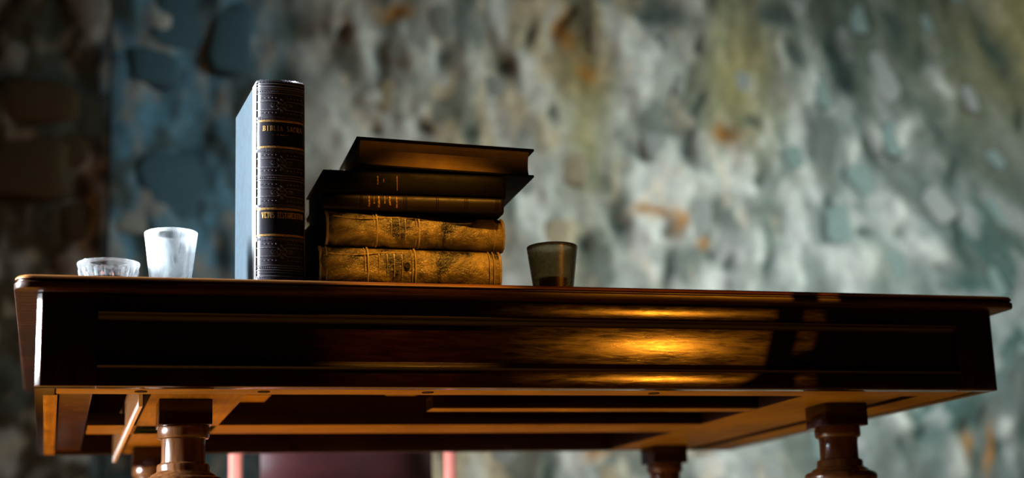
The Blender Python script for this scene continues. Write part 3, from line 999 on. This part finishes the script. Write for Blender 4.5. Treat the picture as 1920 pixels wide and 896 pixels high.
zC = zB + 0.0562
C_ = lying_root('plum_book', 'thin plum leather book with gilt bars, third from the bottom of the stack', 0.4225, -0.003, zC + 0.0128, -1.6)
sC = Spine(0.0256, 0.2925, 0.006, 0.85)
book_body(C_, sC, 0.0256, 0.2925, 0.195, 0.0028, dict(spine=M['plum_leather'], cover=M['black_leather'], pages=M['paper_dark']), seed=4)
for zc, wd, hh in ((0.0735, 0.0030, 0.30), (0.0815, 0.0022, 0.12), (0.0890, 0.0036, 0.34), (0.0985, 0.0022, 0.10), (0.1065, 0.0034, 0.20), (0.1175, 0.0026, 0.34)):
    mb = MB(); sC.bar(mb, -0.0256 * 0.36, 0.0256 * hh, zc - wd / 2, zc + wd / 2, 0.0006, 8)
    mb.build('gilt_bar', M['gold_dull'], C_, smooth=True)
for zc in (0.0015, 0.016, 0.060, 0.0625, 0.129, 0.1315, 0.134, 0.182, 0.185, 0.228, 0.2305, 0.233, 0.279, 0.2815, 0.284, 0.290):
    ridge(C_, sC, 0.2925, zc, 0.0009, 0.0009, M['plum_leather'], 'tooled_line')

zD = zC + 0.0258
D_ = lying_root('black_book', 'thick plain black leather book under the tilted top book of the stack', 0.4245, -0.003, zD + 0.0193, -0.8)
sD = Spine(0.0386, 0.2955, 0.007, 0.85)
book_body(D_, sD, 0.0386, 0.2955, 0.195, 0.003, dict(spine=M['black_leather'], cover=M['black_leather'], pages=M['paper_dark']), seed=5)
for zc, wd, x0, x1, mt in ((0.0735, 0.0014, -0.012, 0.010, 'plum_leather'), (0.086, 0.0020, -0.010, 0.004, 'gold_dull'), (0.0955, 0.0012, -0.006, 0.0, 'gold_dull'),
                           (0.105, 0.0016, -0.010, 0.006, 'plum_leather'), (0.117, 0.0009, -0.011, 0.012, 'gold')):
    mb = MB(); sD.bar(mb, x0, x1, zc - wd / 2, zc + wd / 2, 0.0006, 8)
    mb.build('gilt_bar', M[mt], D_, smooth=True)
for zc in (0.012, 0.262, 0.289):
    ridge(D_, sD, 0.2955, zc, 0.0012, 0.0010, M['plum_leather'], 'tooled_line')

zE = zD + 0.0388
ET, EL, ED = 0.0480, 0.2920, 0.225
# fore-edge towards the camera, spine at the back; it lies askew and dips to the right
RE = Matrix.Rotation(math.radians(-2.0), 3, 'Z') @ Matrix.Rotation(math.radians(2.0), 3, 'Y') @ lying(0.0, True)
E_ = empty('tilted_book', Vector((0.4775, 0.005, zE + 0.0092)) - RE @ Vector((-ET / 2, ED, 0)), RE)
tag(E_, 'black book turned askew on top of the stack, its brown page edges facing out', 'book', 'books lying in the stack')
sE = Spine(ET, EL, 0.010)
book_body(E_, sE, ET, EL, ED, 0.0038, dict(spine=M['black_leather'], cover=M['black_leather'], pages=M['paper']), square=0.007, concave=0.007, seed=8)

# ------------------------------------------------------------------ glasses
def tumbler(name, loc, r0, r1, H, mat, label, cat):
    t = 0.0032
    root = tag(empty(name, loc), label, cat)
    prof = [(0.0001, 0.0), (r0 - 0.002, 0.0), (r0, 0.0020)]
    for i in range(1, 13):
        f = i / 12
        prof.append((r0 + (r1 - r0) * f, 0.002 + (H - 0.0035) * f))
    prof += [(r1 - 0.0006, H - 0.0005), (r1 - t / 2, H), (r1 - t + 0.0006, H - 0.0005)]
    for i in range(11, -1, -1):
        f = i / 12
        prof.append((r0 - t + (r1 - r0) * f, max(0.009, 0.002 + (H - 0.0035) * f)))
    prof.append((0.0001, 0.008))
    MB().lathe(prof, 72).build('glass_wall', mat, root, smooth=True, autosmooth=60)
    return root


cupL = tumbler('glass_tumbler', (0.1968, 0.070, ZT), 0.0305, 0.0412, 0.0890, M['frost_clear'],
               'brightly lit frosted glass tumbler beside the small glass dish', 'tumbler')
cupR = tumbler('candle_glass', (0.8192, 0.070, ZT), 0.0320, 0.0425, 0.0850, M['frost_smoke'],
               'smoky frosted tumbler holding a tealight, right of the book stack', 'tumbler')
# chip of worn frosting on the bright tumbler
mb = MB()
pts = [(-0.0035, 0.046), (0.0012, 0.0475), (0.0030, 0.042), (0.0044, 0.0375), (0.0020, 0.033), (-0.0002, 0.036), (-0.0012, 0.0415)]
vs = []
for off in (0.0008, -0.0006):
    for x, z in pts:
        r_ = 0.0305 + (0.0412 - 0.0305) * (z / 0.089) + off
        a_ = -PI / 2 + 0.02 + (x + 0.002) / r_
        vs.append((r_ * math.cos(a_), r_ * math.sin(a_), z))
n = len(pts)
mb.add(vs, [tuple(range(n)), tuple(reversed(range(n, 2 * n)))] + [(i, (i + 1) % n, n + (i + 1) % n, n + i) for i in range(n)])
mb.build('wax_fleck', M['frost_clear'], cupL)

tea = tag(empty('tealight', (0.8192, 0.070, ZT + 0.0085)), 'burnt-down tealight in a tin cup inside the smoky tumbler', 'candle')
MB().lathe([(0.0001, 0.0), (0.0215, 0.0), (0.0228, 0.001), (0.0232, 0.020), (0.0240, 0.0208), (0.0236, 0.0214), (0.0226, 0.0206), (0.0222, 0.010), (0.0001, 0.010)], 48).build('tin_cup', M['tin'], tea, smooth=True, autosmooth=40)
MB().lathe([(0.0001, 0.0102), (0.0220, 0.0102), (0.0220, 0.0140), (0.0160, 0.0132), (0.0001, 0.0128)], 48).build('wax', M['wax'], tea, smooth=True, autosmooth=40)
MB().lathe([(0.0008, 0.012), (0.0007, 0.021), (0.0001, 0.022)], 8).build('wick', M['dark'], tea)

dish = tag(empty('glass_dish', (0.1035, 0.070, ZT)), 'small cut clear glass dish near the left end of the table', 'dish')
def facet(a, k_):
    return 1.0
oprof = [(0.0001, 0.0), (0.034, 0.0), (0.0385, 0.003), (0.0405, 0.010), (0.0432, 0.022), (0.0462, 0.031), (0.0476, 0.0352), (0.0472, 0.0372),
         (0.0458, 0.0378), (0.0430, 0.0345), (0.0385, 0.024), (0.034, 0.013), (0.024, 0.0095), (0.0001, 0.0085)]
MB().lathe(oprof, 72).build('bowl', M['glass'], dish, smooth=True, autosmooth=35)
# bevelled facets cut around the wall
for i in range(18):
    a_ = 2 * PI * i / 18
    mb = MB()
    c0, c1 = math.cos(a_), math.sin(a_)
    def q(r_, z, t):
        return (r_ * c0 - t * c1, r_ * c1 + t * c0, z)
    vs = [q(0.0389, 0.006, -0.0045), q(0.0389, 0.006, 0.0045), q(0.0447, 0.027, 0.0052), q(0.0447, 0.027, -0.0052), q(0.0424, 0.008, 0), q(0.0458, 0.0245, 0)]
    mb.add(vs, [(0, 1, 4), (1, 2, 5, 4), (2, 3, 5), (3, 0, 4, 5), (3, 2, 1, 0)])
    mb.build('cut_facet', M['glass'], dish)

# ------------------------------------------------------------------ chair behind the table
ch = tag(empty('upholstered_chair', (0.735, 1.66, 0)), 'red wooden chair with maroon leather back standing behind the table', 'chair')
def cbox(name, mat, x0, x1, y0, y1, z0, z1, bev=0.004, parent=ch):
    o = MB().box(x0, x1, y0, y1, z0, z1).build(name, M[mat], parent, bevel=bev, smooth=True, autosmooth=50)
    return o
for sx in (-1, 1):
    xa = -0.2800 if sx < 0 else 0.2675
    cbox('stile', 'chairwood', xa, xa + 0.030, -0.06, -0.022, 0.0, 0.925, 0.006)
    cbox('leg', 'chairwood', xa, xa + 0.030, -0.50, -0.46, 0.0, 0.44, 0.006)
cbox('top_rail', 'chairwood', -0.25, 0.2675, -0.055, -0.027, 0.86, 0.915)
cbox('lower_rail', 'chairwood', -0.25, 0.2675, -0.055, -0.027, 0.49, 0.525)
bm_ = MB()
rows = []
for j in range(13):
    z = 0.53 + 0.325 * j / 12
    row = []
    for i in range(21):
        x = -0.205 + 0.44 * i / 20
        fx = 1 - abs(2 * i / 20 - 1) ** 4; fz = 1 - abs(2 * j / 12 - 1) ** 4
        row.append((x, -0.050 - 0.035 * fx * fz, z))
    rows.append(row)
bm_.grid(rows)
bm_.box(-0.205, 0.235, -0.050, -0.030, 0.53, 0.855)
bm_.build('back_pad', M['chair_leather'], ch, smooth=True, autosmooth=50)
cbox('seat', 'chair_leather', -0.27, 0.29, -0.50, -0.062, 0.40, 0.46, 0.015)
for sx in (-0.275, 0.2725):
    cbox('seat_rail', 'chairwood', sx, sx + 0.02, -0.46, -0.06, 0.36, 0.40)
cbox('seat_rail', 'chairwood', -0.25, 0.2675, -0.495, -0.47, 0.36, 0.40)

# hand every pass its final matrices
bpy.context.view_layer.update()
